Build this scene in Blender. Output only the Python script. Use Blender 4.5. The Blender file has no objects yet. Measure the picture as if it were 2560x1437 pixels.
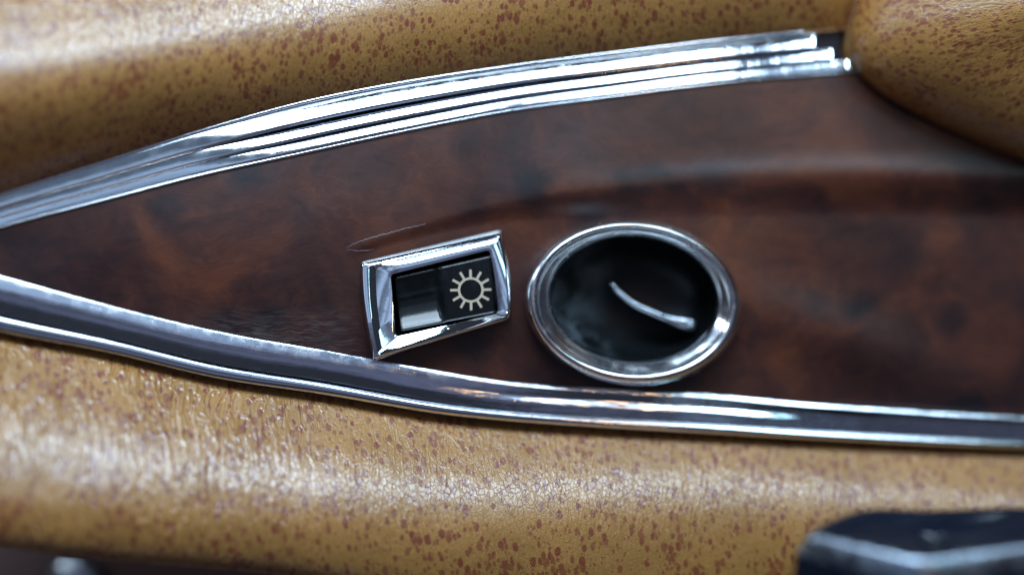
import bpy, bmesh, math, random
import numpy as np
from mathutils import Vector, Matrix

random.seed(7)
SC = bpy.context.scene
COL = SC.collection
MM = 0.001
DCAM = 450.0                      # camera distance to the focal plane (mm)
K = 2560.0 / 210.0                # photograph pixels per mm on the focal plane

# ------------------------------------------------------------------ camera
cam_d = bpy.data.cameras.new("camera")
cam_d.sensor_width = 36.0
cam_d.lens = 36.0 * DCAM / 210.0
cam_d.clip_start = 0.01
cam_d.clip_end = 20.0
cam_d.dof.use_dof = True
cam_d.dof.focus_distance = (DCAM - 3.0) * MM
cam_d.dof.aperture_fstop = 2.4
cam_d.dof.aperture_blades = 0
cam = bpy.data.objects.new("camera", cam_d)
COL.objects.link(cam)
cam.location = (0, 0, DCAM * MM)
SC.camera = cam

# ------------------------------------------------------------------ world
w = bpy.data.worlds.new("World")
SC.world = w
w.use_nodes = True
bg = w.node_tree.nodes["Background"]
bg.inputs[0].default_value = (0.62, 0.72, 1.0, 1)
bg.inputs[1].default_value = 0.04

# ------------------------------------------------------------------ lamps: daylight from the car's windows, a warm roof lamp, one added fill
def area(name, loc, target, sx, sy, power, col, spread=180):
    d = bpy.data.lights.new(name, 'AREA')
    d.shape = 'RECTANGLE'
    d.size = sx * MM
    d.size_y = sy * MM
    d.energy = power
    d.color = col
    d.spread = math.radians(spread)
    o = bpy.data.objects.new(name, d)
    COL.objects.link(o)
    o.location = Vector(loc) * MM
    dirv = (Vector(target) - Vector(loc)).normalized()
    zax = -dirv
    xax = Vector((0, 1, 0)).cross(zax)
    if xax.length < 1e-4:
        xax = Vector((1, 0, 0))
    xax.normalize()
    yax = zax.cross(xax)
    o.rotation_euler = Matrix((xax, yax, zax)).transposed().to_euler()
    return o

def patchy(o, scale, lo, hi):
    """a window looks out on uneven things: its glow is not one flat tone"""
    d = o.data
    d.use_nodes = True
    t = d.node_tree
    em = t.nodes["Emission"]
    g = t.nodes.new("ShaderNodeNewGeometry")
    n = t.nodes.new("ShaderNodeTexNoise")
    n.inputs["Scale"].default_value = scale
    n.inputs["Detail"].default_value = 3.0
    t.links.new(g.outputs["Position"], n.inputs["Vector"])
    r = t.nodes.new("ShaderNodeMapRange")
    r.interpolation_type = 'SMOOTHSTEP'
    for i, v in enumerate((0.36, 0.64, lo, hi), 1):
        r.inputs[i].default_value = v
    t.links.new(n.outputs["Fac"], r.inputs[0])
    t.links.new(r.outputs[0], em.inputs["Strength"])
    return o

patchy(area("window_light", (-35, 430, 360), (-10, 0, 0), 290, 210, 3.5, (0.62, 0.82, 1.0)), 9.0, 0.8, 1.25)
area("rear_window_light", (172, 425, 350), (30, 0, 0), 85, 190, 0.70, (0.62, 0.82, 1.0))
area("tail_window_light", (350, 425, 350), (70, 0, 0), 120, 190, 1.05, (0.62, 0.82, 1.0))
patchy(area("sky_glow", (-60, 540, 760), (0, 0, 0), 1500, 800, 1.5, (0.48, 0.68, 1.0)), 4.5, 0.35, 1.7)
area("left_window_light", (-520, 330, 280), (60, -50, 40), 160, 120, 0.9, (0.75, 0.88, 1.0))
area("right_window_light", (420, 260, 520), (90, -50, 40), 140, 100, 0.14, (0.5, 0.88, 1.0))
patchy(area("far_window_light", (0, -700, 330), (0, 0, 0), 800, 260, 0.12, (0.78, 0.74, 1.0)), 6.0, 0.4, 1.6)
patchy(area("chrome_fill_light", (0, -40, 950), (0, 0, 0), 1500, 620, 0.28, (0.52, 0.60, 1.0)), 7.0, 0.1, 2.0)  # added fill with no real source: uneven tone for the chrome to reflect
area("roof_lamp", (300, 130, 600), (0, 0, 0), 30, 16, 0.10, (1.0, 0.55, 0.22))

SC.view_settings.view_transform = 'Standard'
SC.view_settings.look = 'None'
SC.view_settings.exposure = -0.06
SC.view_settings.gamma = 1.0
SC.cycles.max_bounces = 8
SC.cycles.glossy_bounces = 6
SC.cycles.caustics_reflective = False
SC.cycles.sample_clamp_indirect = 4.0
SC.cycles.blur_glossy = 0.3

# ------------------------------------------------------------------ helpers
def P(px, py, z):
    """pixel of the 2560-wide photograph at height z (mm, towards the camera) -> metres"""
    s = (DCAM - z) / DCAM
    return ((px - 1280.0) / K * s * MM, (718.5 - py) / K * s * MM, z * MM)

def base(px, py=700):
    """the panel's plane leans away to the right"""
    return -(px - 950.0) * 24.0 / 1600.0

def sm(a, b, x):
    t = min(1.0, max(0.0, (x - a) / (b - a)))
    return t * t * (3 - 2 * t)

def lerp(a, b, t):
    return a + (b - a) * t

def profile(slope_f, n=120):
    """integrate a slope over 0..1 -> height table"""
    z, out = 0.0, [0.0]
    for i in range(n):
        z += slope_f((i + 0.5) / n) / n
        out.append(z)
    return out
def look(tab, t):
    x = min(0.99999, max(0.0, t)) * (len(tab) - 1)
    i = int(x)
    return lerp(tab[i], tab[i + 1], x - i)

def curve(pts):
    """monotone-ish cubic through pixel points"""
    xs = [p[0] for p in pts]
    ys = [p[1] for p in pts]
    n = len(xs)
    m = []
    for i in range(n):
        if i == 0:
            m.append((ys[1] - ys[0]) / (xs[1] - xs[0]))
        elif i == n - 1:
            m.append((ys[-1] - ys[-2]) / (xs[-1] - xs[-2]))
        else:
            m.append((ys[i + 1] - ys[i - 1]) / (xs[i + 1] - xs[i - 1]))
    def f(x):
        if x <= xs[0]:
            return ys[0] + m[0] * (x - xs[0])
        if x >= xs[-1]:
            return ys[-1] + m[-1] * (x - xs[-1])
        for i in range(n - 1):
            if x <= xs[i + 1]:
                break
        h = xs[i + 1] - xs[i]
        t = (x - xs[i]) / h
        t2, t3 = t * t, t * t * t
        return (ys[i] * (2 * t3 - 3 * t2 + 1) + m[i] * h * (t3 - 2 * t2 + t)
                + ys[i + 1] * (-2 * t3 + 3 * t2) + m[i + 1] * h * (t3 - t2))
    return f

def link(name, me, mat, parent=None, sharp=None):
    o = bpy.data.objects.new(name, me)
    COL.objects.link(o)
    if mat is not None:
        me.materials.append(mat)
    for p in me.polygons:
        p.use_smooth = True
    if sharp:
        me.set_sharp_from_angle(angle=math.radians(sharp))
    if parent is not None:
        o.parent = parent
    return o

def tag(o, label, cat, group=None, kind=None):
    o['label'] = label
    o['category'] = cat
    if group:
        o['group'] = group
    if kind:
        o['kind'] = kind
    return o

def thing(name, label, cat, loc=(0, 0, 0)):
    o = bpy.data.objects.new(name, None)
    o.empty_display_size = 0.005
    COL.objects.link(o)
    o.location = (0, 0, 0)
    tag(o, label, cat)
    return o

def grid(name, us, vs, func, mat, parent=None, thick=8.0, keep=None, sharp=None):
    """surface func(u, v) -> point in metres; a skirt and a back give it thickness; UV = arc length in mm"""
    nu, nv = len(us), len(vs)
    pts = np.array([[func(u, v) for v in vs] for u in us])       # nu x nv x 3
    du = np.linalg.norm(np.diff(pts, axis=0), axis=2) / MM
    dv = np.linalg.norm(np.diff(pts, axis=1), axis=2) / MM
    midv = nv // 2
    U = np.concatenate([[0], np.cumsum(du[:, midv])])
    V = np.concatenate([np.zeros((nu, 1)), np.cumsum(dv, axis=1)], axis=1)
    V = V - V[:, midv:midv + 1]
    verts = [tuple(p) for p in pts.reshape(-1, 3)]
    uvs = [(U[i], V[i, j]) for i in range(nu) for j in range(nv)]
    faces = []
    for i in range(nu - 1):
        for j in range(nv - 1):
            if keep is not None and not keep(0.5 * (us[i] + us[i + 1]), 0.5 * (vs[j] + vs[j + 1])):
                continue
            faces.append((i * nv + j, i * nv + j + 1, (i + 1) * nv + j + 1, (i + 1) * nv + j))
    # orient towards +z
    a, b, c = [np.array(verts[k]) for k in faces[len(faces) // 2][:3]]
    if np.cross(b - a, c - a)[2] < 0:
        faces = [f[::-1] for f in faces]
        flip = True
    else:
        flip = False
    if thick:
        ring = ([(i, 0) for i in range(nu)] + [(nu - 1, j) for j in range(1, nv)]
                + [(i, nv - 1) for i in range(nu - 2, -1, -1)] + [(0, j) for j in range(nv - 2, 0, -1)])
        idx = [i * nv + j for i, j in ring]
        n0 = len(verts)
        for k in idx:
            x, y, z = verts[k]
            verts.append((x, y, z - thick * MM))
            uvs.append(uvs[k])
        m = len(idx)
        for k in range(m):
            q = (idx[k], idx[(k + 1) % m], n0 + (k + 1) % m, n0 + k)
            faces.append(q if flip else q[::-1])
        if keep is None:
            back = tuple(range(n0, n0 + m))
            faces.append(back if not flip else back[::-1])
    me = bpy.data.meshes.new(name)
    me.from_pydata(verts, [], faces)
    uvl = me.uv_layers.new(name="UVMap")
    li = np.empty(len(me.loops), dtype=np.int32)
    me.loops.foreach_get("vertex_index", li)
    uvl.data.foreach_set("uv", np.array(uvs, dtype=np.float32)[li].ravel())
    me.validate()
    me.update()
    return link(name, me, mat, parent, sharp)

def rloop(corners, r, n=6, m=14, bow=(0, 0, 0, 0)):
    """rounded quadrilateral as a closed list of pixel points"""
    c = [np.array(p, float) for p in corners]
    out = []
    N = len(c)
    rr = r if isinstance(r, (list, tuple)) else [r] * N
    starts = []
    for i in range(N):
        dp = c[i - 1] - c[i]; dn = c[(i + 1) % N] - c[i]
        A = c[i] + dp / np.linalg.norm(dp) * rr[i]
        B = c[i] + dn / np.linalg.norm(dn) * rr[i]
        starts.append((A, c[i], B))
    cen = sum(c) / N
    for i in range(N):
        A, C, B = starts[i]
        for k in range(n + 1):
            t = k / n
            out.append((1 - t) ** 2 * A + 2 * t * (1 - t) * C + t * t * B)
        A2 = starts[(i + 1) % N][0]
        e = A2 - B
        nrm = np.array((e[1], -e[0])) / (np.linalg.norm(e) + 1e-9)
        if np.dot(nrm, (B + A2) / 2 - cen) < 0:
            nrm = -nrm
        for k in range(1, m):
            t = k / m
            out.append(B + e * t + nrm * bow[i] * 4 * t * (1 - t))
    return out

def ellipse(cx, cy, a, b, rot=0.0, n=128):
    ca, sa = math.cos(rot), math.sin(rot)
    out = []
    for k in range(n):
        t = 2 * math.pi * k / n
        x, y = a * math.cos(t), b * math.sin(t)
        out.append((cx + x * ca - y * sa, cy + x * sa + y * ca))
    return out

def loops(name, rings, mat, parent=None, cap_last=False, cap_first=False, sharp=None):
    """bridge closed rings of metre points"""
    n = len(rings[0])
    verts = [tuple(p) for r in rings for p in r]
    faces = []
    for a in range(len(rings) - 1):
        for k in range(n):
            k2 = (k + 1) % n
            faces.append((a * n + k, a * n + k2, (a + 1) * n + k2, (a + 1) * n + k))
    if cap_last:
        faces.append(tuple((len(rings) - 1) * n + k for k in range(n)))
    if cap_first:
        faces.append(tuple(k for k in range(n))[::-1])
    me = bpy.data.meshes.new(name)
    me.from_pydata(verts, [], faces)
    bm = bmesh.new()
    bm.from_mesh(me)
    bmesh.ops.recalc_face_normals(bm, faces=bm.faces)
    bm.to_mesh(me)
    bm.free()
    return link(name, me, mat, parent, sharp)

# ------------------------------------------------------------------ materials
class NT:
    def __init__(self, name):
        self.m = bpy.data.materials.new(name)
        self.m.use_nodes = True
        self.t = self.m.node_tree
        self.b = self.t.nodes["Principled BSDF"]
    def n(self, typ, **kw):
        nd = self.t.nodes.new(typ)
        for k, v in kw.items():
            setattr(nd, k, v)
        return nd
    def l(self, a, b):
        self.t.links.new(a, b)
    def val(self, sock, v):
        if hasattr(v, 'is_linked') or hasattr(v, 'links'):
            self.l(v, sock)
        else:
            sock.default_value = v
    def math(self, op, a, b=0.0, clamp=False):
        nd = self.n("ShaderNodeMath", operation=op)
        nd.use_clamp = clamp
        self.val(nd.inputs[0], a); self.val(nd.inputs[1], b)
        return nd.outputs[0]
    def rng(self, x, a, b, c=0.0, d=1.0, smooth=True):
        nd = self.n("ShaderNodeMapRange")
        nd.interpolation_type = 'SMOOTHSTEP' if smooth else 'LINEAR'
        for i, v in enumerate((x, a, b, c, d)):
            self.val(nd.inputs[i], v)
        return nd.outputs[0]
    def mapping(self, src, scale=(1, 1, 1), rot=0.0, loc=(0, 0, 0)):
        nd = self.n("ShaderNodeMapping")
        self.l(src, nd.inputs[0])
        nd.inputs[1].default_value = loc
        nd.inputs[2].default_value = (0, 0, rot)
        nd.inputs[3].default_value = scale
        return nd.outputs[0]
    def noise(self, src, scale, detail=3, rough=0.5, dist=0.0, typ=None, col=False):
        nd = self.n("ShaderNodeTexNoise")
        if typ:
            nd.noise_type = typ
        self.l(src, nd.inputs["Vector"])
        nd.inputs["Scale"].default_value = scale
        nd.inputs["Detail"].default_value = detail
        nd.inputs["Roughness"].default_value = rough
        nd.inputs["Distortion"].default_value = dist
        return nd.outputs["Color" if col else "Fac"]
    def vor(self, src, scale, feature='F1', rand=1.0):
        nd = self.n("ShaderNodeTexVoronoi", feature=feature)
        self.l(src, nd.inputs["Vector"])
        nd.inputs["Scale"].default_value = scale
        nd.inputs["Randomness"].default_value = rand
        return nd
    def mix(self, f, a, b, mode='MIX'):
        nd = self.n("ShaderNodeMix", data_type='RGBA', blend_type=mode)
        self.val(nd.inputs[0], f)
        self.val(nd.inputs[6], a if not isinstance(a, tuple) else (*a, 1))
        self.val(nd.inputs[7], b if not isinstance(b, tuple) else (*b, 1))
        return nd.outputs[2]
    def warp(self, src, scale, amt, detail=2):
        c = self.noise(src, scale, detail, col=True)
        s = self.n("ShaderNodeVectorMath", operation='SUBTRACT')
        self.l(c, s.inputs[0]); s.inputs[1].default_value = (.5, .5, .5)
        q = self.n("ShaderNodeVectorMath", operation='SCALE')
        self.l(s.outputs[0], q.inputs[0]); q.inputs[3].default_value = amt
        a = self.n("ShaderNodeVectorMath", operation='ADD')
        self.l(src, a.inputs[0]); self.l(q.outputs[0], a.inputs[1])
        return a.outputs[0]
    def ramp(self, f, stops):
        nd = self.n("ShaderNodeValToRGB")
        r = nd.color_ramp
        while len(r.elements) < len(stops):
            r.elements.new(0.5)
        for e, (p, c) in zip(r.elements, stops):
            e.position = p
            e.color = (*c, 1)
        self.l(f, nd.inputs[0])
        return nd.outputs[0]
    def bump(self, h, strength, dist, normal=None):
        nd = self.n("ShaderNodeBump")
        self.l(h, nd.inputs["Height"])
        nd.inputs["Strength"].default_value = strength
        nd.inputs["Distance"].default_value = dist
        if normal is not None:
            self.l(normal, nd.inputs["Normal"])
        return nd.outputs[0]
    def set(self, **kw):
        for k, v in kw.items():
            k = k.replace('_', ' ')
            self.val(self.b.inputs[k], v if not isinstance(v, tuple) else (*v, 1))

def leather(name, tan, spot, crease_rot=0.35, rough=0.36, crease=1.0, seed=0.0, zoned=False, gloss=(0.8, 0.27), fine=1.0):
    m = NT(name)
    uv = m.n("ShaderNodeUVMap").outputs[0]
    uv = m.mapping(uv, loc=(seed * 13.7, seed * 7.1, 0))
    wv = m.warp(uv, 0.55, 0.7, 3)
    dens = m.noise(uv, 0.075, 2)
    def spots(scale, lo, hi, off):
        vv = m.vor(m.mapping(wv, loc=(off, off * .7, 0), scale=(1.15, 0.72, 1), rot=crease_rot), scale)
        sep = m.n("ShaderNodeSeparateColor"); m.l(vv.outputs["Color"], sep.inputs[0])
        r = m.rng(sep.outputs[0], 0.0, 1.0, lo, hi, smooth=False)
        r = m.math('ADD', r, m.rng(dens, 0.35, 0.65, -0.08, 0.08, smooth=False))
        edge = m.noise(uv, 2.2, 2)
        d = m.math('ADD', vv.outputs["Distance"], m.math('MULTIPLY', m.math('SUBTRACT', edge, 0.5), 0.22))
        return m.rng(m.math('SUBTRACT', r, d), -0.06, 0.08), sep.outputs[1]
    s1, r1 = spots(0.60 * fine, 0.24, 0.50, 0.0)
    s2, r2 = spots(0.95 * fine, 0.02, 0.42, 31.0)
    tone = m.noise(uv, 0.06, 3)
    t2 = m.noise(uv, 1.4, 3)
    basec = m.mix(m.rng(tone, 0.3, 0.7), tuple(c * 0.86 for c in tan), tuple(min(1, c * 1.08) for c in tan))
    basec = m.mix(m.rng(t2, 0.35, 0.75, 0, 0.35), basec, tuple(c * 0.72 for c in tan))
    sp = m.math('MAXIMUM', m.math('MULTIPLY', s1, m.rng(r1, 0, 1, 0.72, 1.0)), m.math('MULTIPLY', s2, 0.7))
    colr = m.mix(sp, basec, spot)
    # creases across the roll, fine crackle, grain
    cw = m.warp(m.warp(uv, 0.05, 5.0, 1), 0.3, 0.8, 2)
    def ridges(sc, amount):
        nn = m.noise(m.mapping(cw, rot=crease_rot, scale=sc), 1.0, 1, 0.4)
        return m.math('MULTIPLY', m.rng(m.math('ABSOLUTE', m.math('SUBTRACT', nn, 0.5)), 0.0, 0.09, 1.0, 0.0), amount)
    cr = m.math('MAXIMUM', ridges((0.34, 0.045, 1), 1.0), ridges((0.70, 0.10, 1.7), 0.7))
    cm = m.rng(m.noise(uv, 0.05, 2), 0.35, 0.6, 0.25, 1.0)
    crs = m.math('MULTIPLY', cr, cm)
    vk = m.vor(m.mapping(m.warp(m.warp(uv, 0.25, 1.2), 1.1, 0.4), rot=crease_rot, scale=(1.15, 0.68, 1)), 1.0, 'DISTANCE_TO_EDGE')
    crack = m.rng(vk.outputs["Distance"], 0.0, 0.13)
    grain = m.noise(uv, 2.4, 3, 0.6)
    soft = m.noise(uv, 0.22, 2)
    uvx = m.n("ShaderNodeSeparateXYZ"); m.l(m.n("ShaderNodeUVMap").outputs[0], uvx.inputs[0])
    worn = m.rng(uvx.outputs[0], 40.0, 100.0, 1.0, 0.25) if zoned else 0.6
    tight = m.rng(uvx.outputs[0], 35.0, 95.0, 0.25, 1.0) if zoned else 0.6
    h = m.math('ADD', m.math('MULTIPLY', m.math('MULTIPLY', crs, worn), 1.15 * crease),
               m.math('MULTIPLY', m.math('MULTIPLY', crack, tight), 0.12))
    h = m.math('ADD', h, m.math('MULTIPLY', grain, 0.10))
    h = m.math('ADD', h, m.math('MULTIPLY', soft, 1.1))
    h = m.math('SUBTRACT', h, m.math('MULTIPLY', sp, 0.10))
    lines = m.math('MULTIPLY', m.math('SUBTRACT', 1.0, m.rng(vk.outputs["Distance"], 0.02, 0.16)), 0.85)
    colr = m.mix(m.math('MULTIPLY', lines, 0.28), colr, tuple(c * 0.45 for c in tan))
    m.set(Coat_Weight=m.math('MULTIPLY', m.math('SUBTRACT', 1.0, lines), gloss[0]))
    nrm = m.bump(h, 1.0, 0.00020)
    rr = m.rng(grain, 0.3, 0.7, rough - 0.05, rough + 0.08)
    m.set(Base_Color=colr, Roughness=rr, Normal=nrm)
    m.b.inputs["Specular IOR Level"].default_value = 0.55
    m.b.inputs["Coat IOR"].default_value = 1.8
    m.b.inputs["Coat Roughness"].default_value = gloss[1]
    m.l(nrm, m.b.inputs["Coat Normal"])
    return m.m

def chrome(name, tint=(0.86, 0.90, 0.95), rough=0.07, pit=1.0, streak=0.0):
    m = NT(name)
    g = m.n("ShaderNodeNewGeometry").outputs["Position"]
    p = m.mapping(g, scale=(1000, 1000, 1000))
    v = m.vor(p, 0.55)
    sep = m.n("ShaderNodeSeparateColor"); m.l(v.outputs["Color"], sep.inputs[0])
    pits = m.math('MULTIPLY', m.rng(v.outputs["Distance"], 0.13, 0.05), m.rng(sep.outputs[0], 0.72, 0.78))
    dust_n = m.noise(p, 0.11, 3)
    fine = m.noise(p, 3.5, 3, 0.7)
    dust = m.math('MULTIPLY', m.rng(dust_n, 0.52, 0.72), m.rng(fine, 0.52, 0.66))
    f = m.math('MULTIPLY', pits, 0.85 * pit)
    colr = m.mix(f, tint, (0.06, 0.06, 0.07))
    haze = m.rng(m.noise(p, 0.3, 4), 0.3, 0.8, rough * 0.7, rough * 1.8)
    rr = m.math('ADD', haze, m.math('MULTIPLY', dust, 0.25 * pit))
    h = m.math('ADD', m.math('MULTIPLY', m.noise(p, 0.35, 2), 1.0), m.math('MULTIPLY', pits, -0.4))
    m.set(Base_Color=colr, Metallic=1.0, Roughness=rr, Normal=m.bump(h, 0.12, 0.00025))
    return m.m

def dusty_chrome(name):
    """lower trim: dried polish and dust along its upper edge"""
    m = NT(name)
    uv = m.n("ShaderNodeUVMap").outputs[0]
    g = m.n("ShaderNodeNewGeometry").outputs["Position"]
    p = m.mapping(g, scale=(1000, 1000, 1000))
    sx = m.n("ShaderNodeSeparateXYZ"); m.l(uv, sx.inputs[0])
    sp = m.n("ShaderNodeSeparateXYZ"); m.l(p, sp.inputs[0])
    n1 = m.noise(p, 0.35, 4, 0.6)
    n2 = m.noise(p, 2.6, 3, 0.7)
    edge = m.rng(sx.outputs[1], -0.8, -3.2)                 # near the upper edge
    along = m.math('MULTIPLY', m.rng(sp.outputs[0], -110, -80), m.rng(sp.outputs[0], 12, -25))
    smear = m.math('MULTIPLY', m.math('MULTIPLY', edge, along), m.rng(n1, 0.47, 0.62))
    v = m.vor(p, 1.1)
    sep = m.n("ShaderNodeSeparateColor"); m.l(v.outputs["Color"], sep.inputs[0])
    specks = m.math('MULTIPLY', m.rng(v.outputs["Distance"], 0.16, 0.06), m.rng(sep.outputs[0], 0.62, 0.7))
    f = m.math('MULTIPLY', m.math('MAXIMUM', m.math('MULTIPLY', smear, m.rng(n2, 0.4, 0.6, 0.3, 1.0)),
                                  m.math('MULTIPLY', specks, 0.25)), 0.42, clamp=True)
    colr = m.mix(f, (0.84, 0.88, 0.95), (0.42, 0.50, 0.60))
    met = m.math('SUBTRACT', 1.0, f)
    rr = m.math('ADD', m.rng(n1, 0.3, 0.7, 0.05, 0.10), m.math('MULTIPLY', f, 0.35))
    rr = m.math('ADD', rr, m.rng(sp.outputs[0], 0, -75, 0.0, 0.09))
    streak = m.noise(m.mapping(uv, scale=(0.035, 1.3, 1)), 1.0, 4, 0.65)
    hh = m.math('ADD', m.noise(p, 0.22, 2), m.math('MULTIPLY', streak, 0.5))
    m.set(Base_Color=colr, Metallic=met, Roughness=rr,
          Normal=m.bump(hh, 0.3, 0.0003))
    return m.m

def burl(name):
    m = NT(name)
    uv = m.n("ShaderNodeUVMap").outputs[0]
    w1 = m.warp(uv, 0.035, 26.0, 3)
    w2 = m.warp(w1, 0.12, 5.0, 3)
    big = m.noise(w2, 0.034, 4, 0.5, 1.0)
    fig = m.noise(m.mapping(w1, rot=0.5, scale=(0.06, 0.30, 1)), 1.0, 5, 0.6, 1.0)
    fib = m.noise(m.mapping(w2, rot=-0.9, scale=(0.25, 2.6, 1)), 1.0, 4, 0.65)
    eye = m.vor(m.warp(uv, 0.09, 6.0), 0.055)
    knots = m.rng(eye.outputs["Distance"], 0.34, 0.08)
    f = m.math('ADD', m.math('MULTIPLY', big, 0.78), m.math('MULTIPLY', fig, 0.26))
    f = m.math('ADD', f, m.math('MULTIPLY', m.math('SUBTRACT', fib, 0.5), 0.24))
    f = m.math('SUBTRACT', f, m.math('MULTIPLY', knots, 0.16))
    colr = m.ramp(f, [(0.32, (0.012, 0.0075, 0.0090)), (0.43, (0.031, 0.0120, 0.0112)),
                      (0.56, (0.062, 0.0195, 0.0138)), (0.74, (0.130, 0.038, 0.017))])
    # dusty scuffs beside the lower trim and hairline scratches
    g = m.n("ShaderNodeNewGeometry").outputs["Position"]
    p = m.mapping(g, scale=(1000, 1000, 1000))
    sp = m.n("ShaderNodeSeparateXYZ"); m.l(p, sp.inputs[0])
    scr = m.noise(m.mapping(m.warp(p, 0.2, 2.0), rot=0.35, scale=(0.18, 4.5, 1)), 1.0, 3, 0.6)
    patch = m.noise(p, 0.10, 3)
    zone = m.math('MULTIPLY', m.rng(sp.outputs[0], -75, -55), m.rng(sp.outputs[0], -24, -40))
    zone = m.math('MULTIPLY', zone, m.math('MULTIPLY', m.rng(sp.outputs[1], -2, -9), m.rng(patch, 0.3, 0.55)))
    scuff = m.math('MULTIPLY', zone, m.rng(scr, 0.38, 0.80))
    gen = m.math('MULTIPLY', m.rng(scr, 0.60, 0.80), m.rng(patch, 0.45, 0.7))
    dust = m.math('ADD', m.math('MULTIPLY', scuff, 0.36), m.math('MULTIPLY', gen, 0.05), clamp=True)
    colr = m.mix(dust, colr, (0.30, 0.24, 0.22))
    fine = m.noise(p, 1.6, 4, 0.65)
    rr = m.rng(m.noise(p, 0.08, 3), 0.3, 0.7, 0.30, 0.40)
    rr = m.math('ADD', rr, m.math('MULTIPLY', dust, 0.6))
    h = m.math('ADD', m.math('MULTIPLY', fine, 0.10), m.math('MULTIPLY', m.noise(p, 0.12, 2), 1.0))
    m.set(Base_Color=colr, Roughness=rr, Normal=m.bump(h, 0.30, 0.0006))
    m.b.inputs["Specular IOR Level"].default_value = 0.38
    m.b.inputs["Coat Weight"].default_value = 0.45
    m.b.inputs["Coat Roughness"].default_value = 0.33
    return m.m

def plastic(name, col, rough, dustiness=0.0, bump=0.0, zone=None, th=0.48):
    m = NT(name)
    g = m.n("ShaderNodeNewGeometry").outputs["Position"]
    p = m.mapping(g, scale=(1000, 1000, 1000))
    n1 = m.noise(m.warp(p, 0.15, 5.0), 0.16, 4, 0.6)
    n2 = m.noise(p, 2.0, 3, 0.7)
    d = m.math('MULTIPLY', m.math('MULTIPLY', m.rng(n1, th, th + 0.27), m.rng(n2, 0.3, 0.7, 0.4, 1)), dustiness)
    if zone:
        sx = m.n("ShaderNodeSeparateXYZ"); m.l(p, sx.inputs[0])
        d = m.math('MULTIPLY', d, m.rng(sx.outputs[0], zone[0], zone[1]))
    m.set(Base_Color=m.mix(d, col, (0.22, 0.27, 0.31)),
          Roughness=m.math('ADD', m.rng(n2, 0.3, 0.7, rough * 0.85, rough * 1.2), m.math('MULTIPLY', d, 0.5)))
    if bump:
        m.set(Normal=m.bump(n2, bump, 0.0001))
    return m.m

TAN = (0.44, 0.210, 0.055)
SPOT = (0.225, 0.050, 0.022)
M_leather_low = leather("tan_speckled_leather_armrest", TAN, SPOT, crease_rot=0.35, seed=1.0, zoned=True)
M_leather_top = leather("tan_speckled_leather_pad", TAN, SPOT, crease_rot=0.1, seed=2.3, crease=0.35, gloss=(0.8, 0.33), fine=1.12)
M_leather_right = leather("tan_speckled_leather_cushion", TAN, SPOT, crease_rot=1.2, seed=4.1, crease=0.3, gloss=(0.3, 0.38), fine=1.45)
M_chrome = chrome("polished_chrome")
M_chrome_clean = chrome("bright_chrome", tint=(0.88, 0.92, 0.96), rough=0.05, pit=0.5)
M_dusty = dusty_chrome("dusty_chrome")
M_wood = burl("lacquered_burl_walnut")
M_ring = chrome("worn_ring_chrome", tint=(0.92, 0.95, 0.98), rough=0.17, pit=0.3)
M_satin = chrome("satin_chrome", rough=0.3, pit=0.0)
M_black = plastic("glossy_black_plastic", (0.006, 0.007, 0.008), 0.16, 0.05)
M_bowl = plastic("dull_black_plastic", (0.004, 0.0055, 0.0065), 0.34, 0.5, zone=(24.0, 13.0), th=0.36)
M_knob = plastic("black_knob_plastic", (0.006, 0.009, 0.018), 0.20, 0.03)
M_knob_edge = chrome("bevel_highlight_metal", tint=(0.26, 0.29, 0.34), rough=0.27, pit=0.0)  # metal instead of the knob's plastic, to brighten the highlight on its bevel
M_well = plastic("dark_cavity_plastic", (0.004, 0.004, 0.004), 0.6)
M_print = plastic("cream_print", (0.60, 0.50, 0.37), 0.5)
M_carpet = plastic("dark_lower_trim", (0.11, 0.055, 0.048), 0.5)

# ------------------------------------------------------------------ outlines in photograph pixels
trim_top = curve([(-200, 552), (0, 482), (250, 402), (501, 322), (751, 252), (1002, 202), (1280, 160), (1530, 128), (1781, 98), (2027, 74), (2300, 50)])
trim_bot = curve([(-200, 640), (0, 571), (250, 506), (501, 442), (751, 388), (1002, 334), (1280, 280), (1530, 246), (1781, 214), (2031, 192), (2149, 182), (2300, 172)])
low_top = curve([(-200, 640), (0, 690), (270, 763), (541, 828), (811, 876), (1082, 925), (1280, 955), (1530, 972), (1780, 986), (2030, 1010), (2300, 1028), (2560, 1043), (2760, 1052)])
low_bot = curve([(-200, 775), (0, 828), (270, 880), (541, 944), (811, 986), (1082, 1032), (1280, 1053), (1530, 1070), (1780, 1084), (2030, 1098), (2300, 1111), (2560, 1121), (2760, 1128)])
crest = curve([(800, 640), (870, 622), (950, 592), (1050, 560), (1150, 530), (1280, 500), (1400, 480), (1530, 464), (1800, 441), (2100, 431), (2400, 436), (2760, 446)])

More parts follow.
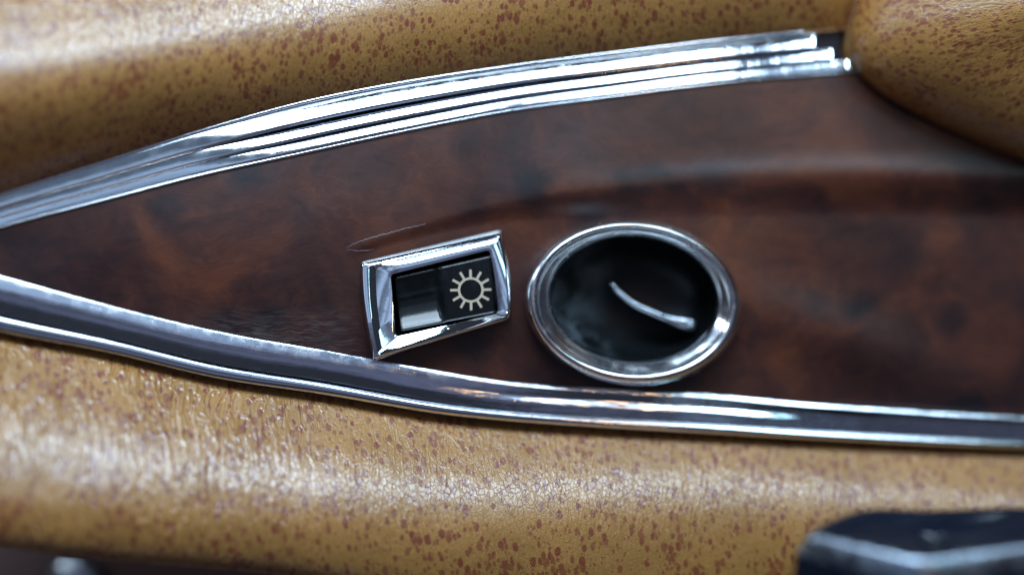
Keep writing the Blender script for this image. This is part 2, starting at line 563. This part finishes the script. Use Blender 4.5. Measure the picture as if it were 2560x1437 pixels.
def wood_z(px, py):
    z = base(px)
    c = crest(px)
    depth = 0.5 * sm(865, 930, px) + 1.0 * sm(900, 1500, px) + 2.0 * sm(1750, 2300, px)
    wdt = lerp(30, 108, sm(870, 1900, px))
    t = (py - c) / wdt
    # rising to the crest, rounded over, falling into the lower field
    ramp = sm(1000, 1900, px) * 0.6 * math.exp(-((min(0.0, py - c)) / 36.0) ** 2) if py < c else sm(1000, 1900, px) * 0.6
    z += ramp
    z -= depth * sm(0.0, 1.0, t)
    # the veneer is slightly crowned between the two trims
    a, b = trim_bot(px), low_top(px)
    v = (py - a) / max(40.0, b - a)
    z += 1.4 * math.sin(math.pi * min(1, max(0, v))) * sm(0, 700, px)
    z += 1.8 * math.exp(-((px - 2120) / 250.0) ** 2 - ((py - 850 - (px - 2120) * 0.35) / 85.0) ** 2)
    z += 0.95 * math.exp(-((px - 1400) / 150.0) ** 2 - ((py - 485) / 140.0) ** 2) * (1 - sm(-1.0, 2.6, t))
    return z

# ------------------------------------------------------------------ burl panel
OV_C, OV_A, OV_B, OV_R = (1584.0, 757.0), 273.0, 208.0, math.radians(5.0)
SW_IN = [(979, 687), (1224, 627), (1244, 784), (990, 840)]

def in_quad(px, py, q, grow=0.0):
    cx = sum(p[0] for p in q) / 4; cy = sum(p[1] for p in q) / 4
    s = 1 + grow
    qq = [(cx + (x - cx) * s, cy + (y - cy) * s) for x, y in q]
    sgn = None
    for i in range(4):
        x0, y0 = qq[i]; x1, y1 = qq[(i + 1) % 4]
        c = (x1 - x0) * (py - y0) - (y1 - y0) * (px - x0)
        if sgn is None:
            sgn = c > 0
        elif (c > 0) != sgn:
            return False
    return True

def in_oval(px, py, f):
    dx, dy = px - OV_C[0], py - OV_C[1]
    ca, sa = math.cos(-OV_R), math.sin(-OV_R)
    x, y = dx * ca - dy * sa, dx * sa + dy * ca
    return (x / (OV_A * f)) ** 2 + (y / (OV_B * f)) ** 2 < 1

def wood_py(px, v):
    a, b = trim_bot(px) - 14, low_top(px) + 12
    return lerp(a, max(b, a + 2), v)

def wood_f(px, v):
    py = wood_py(px, v)
    return P(px, py, wood_z(px, py))

wood = grid("wood_panel", list(np.linspace(-120, 2760, 481)), list(np.linspace(0, 1, 181)), wood_f, M_wood, thick=6,
            keep=lambda px, v: not (in_oval(px, wood_py(px, v), 0.87) or in_quad(px, wood_py(px, v), SW_IN, 0.12)))
tag(wood, "dark lacquered burl wood panel tapering between the two chrome trims", "wood panel", kind="thing")

# the chipped lacquer edge at the tip of the moulded step
def chip(name, pts, wd):
    bm = bmesh.new()
    rings = []
    n = 6
    for i, (x, y) in enumerate(pts):
        z = wood_z(x, y) + 0.02
        wv = wd * (0.4 + 0.6 * math.sin(math.pi * (i + 0.5) / len(pts))) * random.uniform(0.6, 1.3)
        c = Vector(P(x, y, z))
        rings.append([bm.verts.new(c + Vector((0, math.cos(2 * math.pi * k / n) * wv * MM, math.sin(2 * math.pi * k / n) * 0.06 * MM))) for k in range(n)])
    for a, b in zip(rings, rings[1:]):
        for k in range(n):
            bm.faces.new((a[k], a[(k + 1) % n], b[(k + 1) % n], b[k]))
    bm.faces.new(rings[0]); bm.faces.new(rings[-1][::-1])
    bmesh.ops.recalc_face_normals(bm, faces=bm.faces)
    me = bpy.data.meshes.new(name)
    bm.to_mesh(me); bm.free()
    return link(name, me, M_chip, wood)
M_chip = plastic("chipped_lacquer_edge", (0.20, 0.16, 0.18), 0.5)
def jit(pts, n, j):
    f = curve(pts)
    return [(x, f(x) + random.uniform(-j, j)) for x in np.linspace(pts[0][0], pts[-1][0], n)]
chip("chipped_edge", jit([(864, 622), (885, 610), (950, 589), (1010, 573), (1065, 560)], 34, 1.2), 0.13)
chip("chipped_edge", jit([(866, 624), (900, 627), (935, 625)], 14, 1.0), 0.07)

# ------------------------------------------------------------------ upper ribbed chrome trim
upper = thing("upper_chrome_trim", "ribbed three-band chrome trim curving along the top of the wood panel", "chrome trim")
# bands across the trim: (v0, v1, height, end x)
bands = [("lip", 0.00, 0.08, 0.5, 0.6, 0, 2010), ("rib", 0.08, 0.44, 0.4, 0.7, 1.0, 2040), ("rib", 0.44, 0.71, 0.3, 0.6, 0.95, 2084),
         ("rib", 0.71, 0.93, 0.2, 0.5, 0.72, 2124), ("edge_strip", 0.93, 1.0, 0.1, 0.5, 0, 2150)]
RIB = profile(lambda t: 1.6 * (1 - sm(0.0, 0.08, t)) + lerp(0.66, 0.34, t) * (1 - sm(0.78, 0.86, t)) - 2.2 * sm(0.84, 0.92, t))
for nm, v0, v1, zb, hh, rise, xe in bands:
    def f(px, a, v0=v0, v1=v1, zb=zb, hh=hh, rise=rise):
        t = a
        v = v0 + (v1 - v0) * t
        py = lerp(trim_top(px), trim_bot(px), v)
        b = base(px)
        k = lerp(0.42, 1.0, sm(420, 820, px)) * lerp(1.0, 0.85, sm(1820, 2100, px))
        wid = (trim_bot(px) - trim_top(px)) * (v1 - v0) / K
        if rise:
            z = wid * k * rise * look(RIB, t) + hh * (1 - k) * 0.4
        else:
            z = hh * math.sqrt(max(0.0, 1 - (2 * t - 1) ** 2))
        return P(px, py, b + zb + z)
    ts = [k / 36 for k in range(37)]
    grid(nm, list(np.linspace(-120, xe, 221)), ts, f, M_chrome, upper, thick=4)

# ------------------------------------------------------------------ lower chrome trim
lower = thing("lower_chrome_trim", "smooth chrome trim with thin bead between wood panel and lower leather roll", "chrome trim")
def sl_left(t):
    return 0.12 * (1 - sm(0.0, 0.07, t)) + lerp(0.24, -0.34, sm(0.0, 0.9, t)) - 0.9 * sm(0.93, 1.0, t)
def sl_right(t):
    return (0.62 * (1 - sm(0.06, 0.15, t)) - 0.22 * sm(0.06, 0.16, t) * (1 - sm(0.40, 0.47, t))
            + 0.50 * sm(0.40, 0.47, t) * (1 - sm(0.56, 0.64, t)) - 0.10 * sm(0.58, 0.68, t) - 0.9 * sm(0.93, 1.0, t))
def sl_end(t):
    return 0.5 * (1 - sm(0.04, 0.11, t)) - 0.06 - 0.20 * sm(0.08, 0.14, t) * (1 - sm(0.28, 0.36, t)) - 0.8 * sm(0.95, 1.0, t)
TL, TRr, TE = profile(sl_left), profile(sl_right), profile(sl_end)
def low_face(px, t):
    py = lerp(low_top(px), low_bot(px), t * 0.76)
    wid = (low_bot(px) - low_top(px)) * 0.76 / K
    s = sm(850, 1500, px)
    return P(px, py, base(px) + 0.6 + wid * lerp(lerp(look(TL, t), look(TRr, t), s), look(TE, t), sm(1850, 2120, px)))
ts = [0.5 - 0.5 * math.cos(math.pi * k / 48) for k in range(49)]
grid("face", list(np.linspace(-120, 2760, 301)), ts, low_face, M_dusty, lower, thick=4)
def low_bead(px, t):
    v = 0.75 + 0.25 * t
    py = lerp(low_top(px), low_bot(px), v)
    return P(px, py, base(px) + 0.9 + lerp(0.40, 1.0, sm(500, 1150, px)) * math.sqrt(max(0, 1 - (2 * t - 1) ** 2)))
ts = [0.5 - 0.5 * math.cos(math.pi * k / 16) for k in range(17)]
grid("bead", list(np.linspace(-120, 2760, 301)), ts, low_bead, M_chrome_clean, lower, thick=4)

# ------------------------------------------------------------------ lower leather roll
roll_edge = curve([(-200, 1352), (0, 1368), (270, 1398), (541, 1420), (700, 1436), (1000, 1490), (1400, 1560), (2000, 1620), (2760, 1640)])
roll_hi = curve([(-200, 1085), (0, 1110), (300, 1150), (600, 1188), (900, 1215), (1200, 1236), (1500, 1225), (1750, 1222), (2200, 1245), (2560, 1265), (2760, 1275)])
roll_wd = curve([(-200, 230), (0, 210), (600, 150), (1200, 105), (1700, 108), (2200, 84), (2560, 66), (2760, 60)])
_rl = {}
def roll_tab(px):
    """height of the roll down the picture: faces up near the trim, rolls over at its crest line, falls away below"""
    k = round(px, 3)
    if k not in _rl:
        a, e, h, w = low_bot(px) - 6, roll_edge(px), roll_hi(px), roll_wd(px)
        def sl(t):
            y = lerp(a, e, t)
            v = lerp(0.78, 0.16, sm(h - w, h + w, y)) + 0.5 * (1 - sm(0, 26, y - a))
            q = max(0.0, (y - h - w * 0.6) / (e - h - w * 0.6))
            return v - 0.62 * q - 1.3 * q ** 8
        _rl[k] = (a, e, profile(sl, 160))
    return _rl[k]
def roll_low(px, v):
    a, e, tab = roll_tab(px)
    t = v
    return P(px, lerp(a, e, t), base(px) - 3.0 + (e - a) / K * look(tab, t))
low_pad = grid("leather_roll", list(np.linspace(-160, 2760, 281)), list(np.linspace(0, 1, 121)), roll_low, M_leather_low, thick=14)
tag(low_pad, "wide tan leather roll with red speckles and creases below the lower chrome trim", "leather padding")

# ------------------------------------------------------------------ upper leather pad
pad_hi = curve([(-300, 110), (0, 125), (400, 65), (800, -15), (1200, -130), (1600, -240), (2200, -300)])
_pt = {}
def pad_tab(px):
    k = round(px, 3)
    if k not in _pt:
        a, h = trim_top(px) + 8, pad_hi(px)
        e = h - 300
        up = lerp(1.55, 0.80, sm(0, 1000, px))
        def sl(t):
            y = lerp(a, e, t)
            q = (a - y) / (a - h)
            return lerp(up, -0.47, min(1, q) ** 0.9) - 0.35 * max(0, q - 1)
        _pt[k] = (a, e, profile(sl, 160))
    return _pt[k]
def pad_top(px, v):
    a, e, tab = pad_tab(px)
    endf = math.sqrt(max(0.0, 1 - (max(0.0, px - 1980) / 165.0) ** 2))
    return P(px, lerp(a, e, v), base(px) + 0.5 + (a - e) / K * look(tab, v) - 8 * (1 - endf))
us = list(np.linspace(-160, 1960, 181)) + list(1980 + 165 * np.sin(np.linspace(0.02, math.pi / 2, 40)))
top_pad = grid("leather_pad", us, list(np.linspace(0, 1, 121)), pad_top, M_leather_top, thick=14)
tag(top_pad, "long tan speckled leather pad above the ribbed chrome trim, pale sheen at one end", "leather padding")

# ------------------------------------------------------------------ leather cushion at the wide end of the panel
cus_edge = [(2230, -260), (2165, -60), (2140, 20), (2124, 90), (2132, 150), (2165, 200), (2240, 258), (2380, 330), (2560, 402), (2800, 480)]
def cushion(u, v):
    n = len(cus_edge) - 1
    s = u * n
    i = min(n - 1, int(s)); t = s - i
    p0 = cus_edge[max(0, i - 1)]; p1 = cus_edge[i]; p2 = cus_edge[i + 1]; p3 = cus_edge[min(n, i + 2)]
    def cr(a, b, c, d):
        return 0.5 * (2 * b + (c - a) * t + (2 * a - 5 * b + 4 * c - d) * t * t + (3 * b - a - 3 * c + d) * t ** 3)
    ex, ey = cr(p0[0], p1[0], p2[0], p3[0]), cr(p0[1], p1[1], p2[1], p3[1])
    cx, cy = 2760 - 60 * (1 - u), -40 + 60 * u
    g = v ** 1.5
    px, py = lerp(ex, cx, g), lerp(ey, cy, g)
    r = 1 - g
    z = base(ex) - 6 * (1 if v < 0 else 0) + 0.5 + 20.0 * math.sqrt(max(0.0, 1 - r ** 2.6)) * 1.0
    return P(px, py, z)
cus = grid("leather_cushion", list(np.linspace(0, 1, 161)), list(np.linspace(0, 0.985, 81)), cushion, M_leather_right, thick=14)
tag(cus, "rounded tan speckled leather cushion overlapping the wide end of the wood panel", "leather padding")

# ------------------------------------------------------------------ rocker switch
sw = thing("light_switch", "chrome framed black rocker switch with sun-shaped lamp symbol", "switch")
def zb(px, py):
    return wood_z(px, py)
ZS = wood_z(1090, 730)
def Q(loop, dz):
    out = []
    for x, y in loop:
        yt = 656 - 0.236 * (x - 905); yb = 900 - 0.28 * (x - 935)
        v = (y - yt) / (yb - yt)
        d = dz if not isinstance(dz, tuple) else lerp(dz[0], dz[1], min(1, max(0, v)))
        if isinstance(dz, tuple) and len(dz) > 2:
            d = lerp(d, dz[2], 1 - sm(0.02, 0.16, (x - 925) / 350.0))
        out.append(P(x, y, base(x) - base(1090) + ZS + d + (v - 0.5) * 17.0 * 0.2))
    return out
bz = [
    (rloop([(898, 652), (1258, 569), (1282, 799), (933, 903)], [10, 16, 22, 8], bow=(0, 7, 0, 7)), -3.5),
    (rloop([(900, 653), (1257, 571), (1281, 798), (934, 901)], [10, 16, 22, 8], bow=(0, 7, 0, 7)), 1.6),
    (rloop([(902, 656), (1254, 577), (1278, 796), (936, 897)], [9, 15, 21, 8], bow=(0, 7, 0, 7)), 2.5),
    (rloop([(906, 660), (1252, 583), (1275, 793), (938, 893)], [9, 15, 20, 8], bow=(0, 7, 0, 7)), 2.9),
    (rloop([(921, 664), (1248, 589), (1272, 790), (945, 888)], [8, 14, 18, 8], bow=(0, 6, 0, 7)), 3.1),
    (rloop([(925, 667), (1246, 592), (1270, 788), (948, 883)], [8, 14, 18, 8], bow=(0, 6, 0, 6)), 2.9),
    (rloop([(939, 671), (1240, 600), (1264, 788), (960, 873)], [9, 13, 14, 10], bow=(0, 5, 0, 5)), (3.3, 2.7, 1.8)),
    (rloop([(968, 682), (1228, 618), (1250, 786), (984, 850)], [10, 12, 12, 10], bow=(0, 3, 0, 1)), (3.6, 2.1, 1.5)),
    (rloop([(976, 686), (1225, 624), (1246, 785), (989, 842)], [10, 12, 12, 10], bow=(0, 3, 0, 0)), (3.5, 1.9, 1.35)),
    (rloop([(979, 688), (1223, 628), (1244, 784), (991, 839)], [10, 12, 12, 10], bow=(0, 3, 0, 0)), (2.8, 1.2, 0.8)),
    (rloop([(979, 688), (1223, 628), (1244, 784), (991, 839)], [10, 12, 12, 10], bow=(0, 3, 0, 0)), -5.0),
]
bezel = loops("bezel", [Q(l, z) for l, z in bz], M_chrome_clean, sw, sharp=40)
loops("switch_well", [Q(rloop(SW_IN, 8), -2.0), Q(rloop(SW_IN, 8), -6.0)], M_well, sw, cap_last=True)
RK = [(984, 692), (1230, 636), (1241, 783), (1001, 829)]
def rock(u, v):
    (x0, y0), (x1, y1), (x2, y2), (x3, y3) = RK
    px = lerp(lerp(x0, x1, u), lerp(x3, x2, u), v)
    py = lerp(lerp(y0, y1, u), lerp(y3, y2, u), v)
    s = sm(0.40, 0.50, u)
    tt = max(0.0, v - 0.48)
    sc = 0.45 - 1.7 * sm(-0.35, 0.62, min(v, 0.62)) + 7.6 * tt * tt + 0.10 * math.exp(-((v - 0.40) / 0.035) ** 2)
    flat = 0.75 - 0.5 * (v - 0.5) * 0.4 + 0.4 * (u - 0.5)
    z = lerp(sc, flat, s)
    eu = min(u, 1 - u) / 0.035
    ev = min(v, 1 - v) / 0.055
    for e in (eu, ev):
        if e < 1:
            z -= 0.7 * (1 - math.sqrt(max(0, 1 - (1 - e) ** 2)))
    return P(px, py, base(px) - base(1090) + ZS + z + 1.2)
def dense(n, m):
    e = [0.055 * (1 - math.cos(math.pi / 2 * k / m)) for k in range(m)]
    mid = list(np.linspace(0.06, 0.94, n))
    return e + mid + [1 - x for x in reversed(e)]
rocker = grid("rocker", dense(60, 7), dense(60, 7), rock, M_black, sw, thick=5, sharp=60)
# printed symbol: ring and twelve rays lying on the rocker's flat half
def symbol():
    bm = bmesh.new()
    cx, cy = 1177.0, 724.5
    fl = lambda x, y: P(x, y, base(x) - base(1090) + ZS + rk_flat(x, y) + 1.25)
    def rk_flat(x, y):
        v = (y - 660) / 150.0
        u = (x - 990) / 250.0
        return 0.75 - 0.2 * (v - 0.5) + 0.4 * (u - 0.5)
    n = 72
    top, bot = [], []
    rr = [(26.6, 26.0), (32.4, 31.6)]
    ring = []
    for k in range(n):
        t = 2 * math.pi * k / n
        ring.append((bm.verts.new(fl(cx + math.cos(t) * rr[0][0], cy + math.sin(t) * rr[0][1])),
                     bm.verts.new(fl(cx + math.cos(t) * rr[1][0], cy + math.sin(t) * rr[1][1]))))
    for k in range(n):
        a, b = ring[k], ring[(k + 1) % n]
        bm.faces.new((a[0], a[1], b[1], b[0]))
    for k in range(12):
        t = math.radians(30 * k - 91)
        c, s = math.cos(t), math.sin(t)
        r0, r1, hw = 32.0, 52.0 if k % 3 else 51.5, 3.1
        q = [bm.verts.new(fl(cx + c * r - s * o, cy + (s * r + c * o) * 0.985)) for r, o in ((r0, -hw), (r1, -hw), (r1, hw), (r0, hw))]
        bm.faces.new(q)
    bmesh.ops.recalc_face_normals(bm, faces=bm.faces)
    for fc in bm.faces:
        if fc.normal.z < 0:
            fc.normal_flip()
    ex = bmesh.ops.extrude_face_region(bm, geom=list(bm.faces))
    for v in [g for g in ex['geom'] if isinstance(g, bmesh.types.BMVert)]:
        v.co.z += 0.03 * MM
    me = bpy.data.meshes.new("lamp_symbol")
    bm.to_mesh(me); bm.free()
    o = link("lamp_symbol", me, M_print, rocker)
    for p in me.polygons:
        p.use_smooth = False
    return o
symbol()

# ------------------------------------------------------------------ oval recess
ov = thing("oval_recess", "oval chrome ring around a black hollow with thin curved grip", "recess")
ZO = wood_z(1310, 757) * 0.5 + wood_z(1860, 757) * 0.5 + 0.9
def EO(f_out, dz, n=144, cyshift=0.0):
    """f_out 1 = outer edge of the ring, 0 = its inner edge"""
    a = lerp(208, OV_A, f_out); b = lerp(154, OV_B, f_out)
    cx = lerp(1585, OV_C[0], f_out); cy = lerp(747, OV_C[1], f_out)
    return [P(x, y, base(x) - base(1584) + ZO + dz) for x, y in ellipse(cx, cy, a, b, OV_R, n)]
prof = [(1.0, -2.5), (1.0, 0.0), (0.985, 1.4), (0.94, 2.8), (0.87, 3.9), (0.78, 4.6), (0.68, 4.9), (0.58, 4.7), (0.49, 4.1),
        (0.42, 3.7), (0.36, 3.45), (0.30, 3.2), (0.20, 2.8), (0.10, 2.3), (0.04, 1.8), (0.0, 1.0), (-0.01, -3.0)]
loops("ring", [EO(f, z) for f, z in prof], M_ring, ov)
bowl = []
for k in range(15):
    t = k / 15.0
    s = math.cos(t * math.pi / 2)
    a, b = 208 * max(s, 0.02) ** 0.7, 154 * max(s, 0.02) ** 0.7
    bowl.append([P(x, y, base(x) - base(1584) + ZO - 0.8 - 13 * math.sin(t * math.pi / 2)) for x, y in ellipse(1585, 747, a, b, OV_R, 96)])
loops("bowl", bowl, M_bowl, ov, cap_last=True)
# the gripping fin: a slim curved wall with a bright metal strip for its highlight
fin_pts = [(1527, 706), (1546, 730), (1577, 754), (1604, 769), (1640, 784), (1678, 799), (1712, 808), (1742, 812)]
fin_w = [3.0, 5.0, 5.6, 6.2, 6.6, 10.0, 18.0, 16.0]
fcx = curve([(i, p[0]) for i, p in enumerate(fin_pts)])
fcy = curve([(i, p[1]) for i, p in enumerate(fin_pts)])
fcw = curve([(i, p) for i, p in enumerate(fin_w)])
rings, wall_r = [], []
NS = 50
for k in range(NS + 1):
    s = k / NS * (len(fin_pts) - 1)
    x, y, wv = fcx(s), fcy(s), fcw(s)
    if k == 0 or k == NS:
        wv *= 0.3
    elif k in (1, NS - 1):
        wv *= 0.75
    dx, dy = fcx(s + .05) - fcx(s - .05), fcy(s + .05) - fcy(s - .05)
    l = math.hypot(dx, dy); nx, ny = -dy / l, dx / l
    zt = base(x) - base(1584) + ZO - 4.5 - 2.5 * abs(k / NS - 0.6)
    rings.append([P(x + nx * wv * math.cos(t), y + ny * wv * math.cos(t), zt + wv / K * 0.8 * math.sin(t)) for t in [2 * math.pi * j / 14 for j in range(14)]])
    wall_r.append([P(x + nx * wv * 0.7 * o, y + ny * wv * 0.7 * o, zt + d) for o, d in ((-1, -0.1), (1, -0.1), (1.5, -9), (-1.5, -9))])
M_edge = chrome("fin_highlight_metal", tint=(0.55, 0.60, 0.66), rough=0.16, pit=0.0)  # light metal stands in for the highlight along the fin
loops("grip_edge", rings, M_edge, ov, cap_last=True, cap_first=True)
loops("grip_fin", wall_r, M_bowl, ov, cap_last=True, cap_first=True, sharp=30)

# ------------------------------------------------------------------ black knob in front of the roll
kn = thing("control_knob", "out-of-focus squarish glossy black knob in front of the lower leather roll", "knob")
KZ = 52.0
kc = Vector(P(2300, 1412, KZ))                           # the front corner of its top
elev = math.radians(20.0)
ax = Vector((0, math.cos(elev), math.sin(elev)))         # knob axis: up in the picture, leaning to the viewer
bk = Vector((0, math.sin(elev), -math.cos(elev)))        # towards the back of its top
KP = K * DCAM / (DCAM - KZ)
plan = rloop([(2300, 0), (2720, 120), (2700, 350), (2170, 352), (2000, 180)], [46, 60, 60, 90, 50], n=8, m=10, bow=(3, 0, 0, 3, 4))
plan = [np.array(p) for p in plan]
pcen = sum(plan) / len(plan)
def knob_ring(inset, h):
    pts = []
    for q in plan:
        d = pcen - q
        L = np.linalg.norm(d)
        x, y = q + d / L * min(L * 0.98, inset * KP)
        pts.append(tuple(kc + Vector((1, 0, 0)) * ((x - 2300) / KP * MM) + bk * (y / KP * MM) + ax * (h * MM)))
    return pts
kprof = [(-1.0, -45), (-0.9, -14), (-0.3, -4.9), (-0.1, -4.2), (0.15, -3.8), (1.0, -2.1), (2.0, -0.55), (2.5, -0.2), (3.2, 0.0)]
loops("knob_body", [knob_ring(a, h) for a, h in kprof[:4]], M_knob, kn, cap_first=True)
loops("knob_edge", [knob_ring(a, h) for a, h in kprof[3:]], M_knob_edge, kn)
cprof = [(3.2, 0.0), (4.6, 0.0), (5.6, -0.25), (7.5, -0.9), (10.5, -1.5), (16, -1.9), (40, -2.0)]
loops("knob_cap", [knob_ring(a, h) for a, h in cprof], M_knob, kn, cap_last=True)

# ------------------------------------------------------------------ dark door panel under the roll, with a chrome push button
def under(u, v):
    px = lerp(-300, 2860, u); py = lerp(1280, 1900, v)
    return P(px, py, base(px) - 79 + 6 * math.sin(v * 3) - 3 * v)
up = grid("lower_panel", list(np.linspace(0, 1, 60)), list(np.linspace(0, 1, 20)), under, M_carpet, thick=6)
tag(up, "dark reddish lower panel showing under the leather roll", "panel", kind="structure")
up['kind'] = "structure"
bt = thing("push_button", "small blurred chrome push button below the edge of the leather roll", "button")
bx, by = 185, 1450
def BR(r, dz):
    return [P(bx + r * math.cos(t), by + r * math.sin(t), base(bx) - 74 + dz) for t in [2 * math.pi * k / 40 for k in range(40)]]
loops("button_cap", [BR(62, -4), BR(62, 1.5), BR(58, 2.8), BR(46, 3.4), BR(30, 3.8), BR(10, 4)], M_satin, bt, cap_last=True)
loops("collar", [BR(74, -4), BR(74, 0.4), BR(70, 1.0), BR(63, 0.6)], M_well, bt)
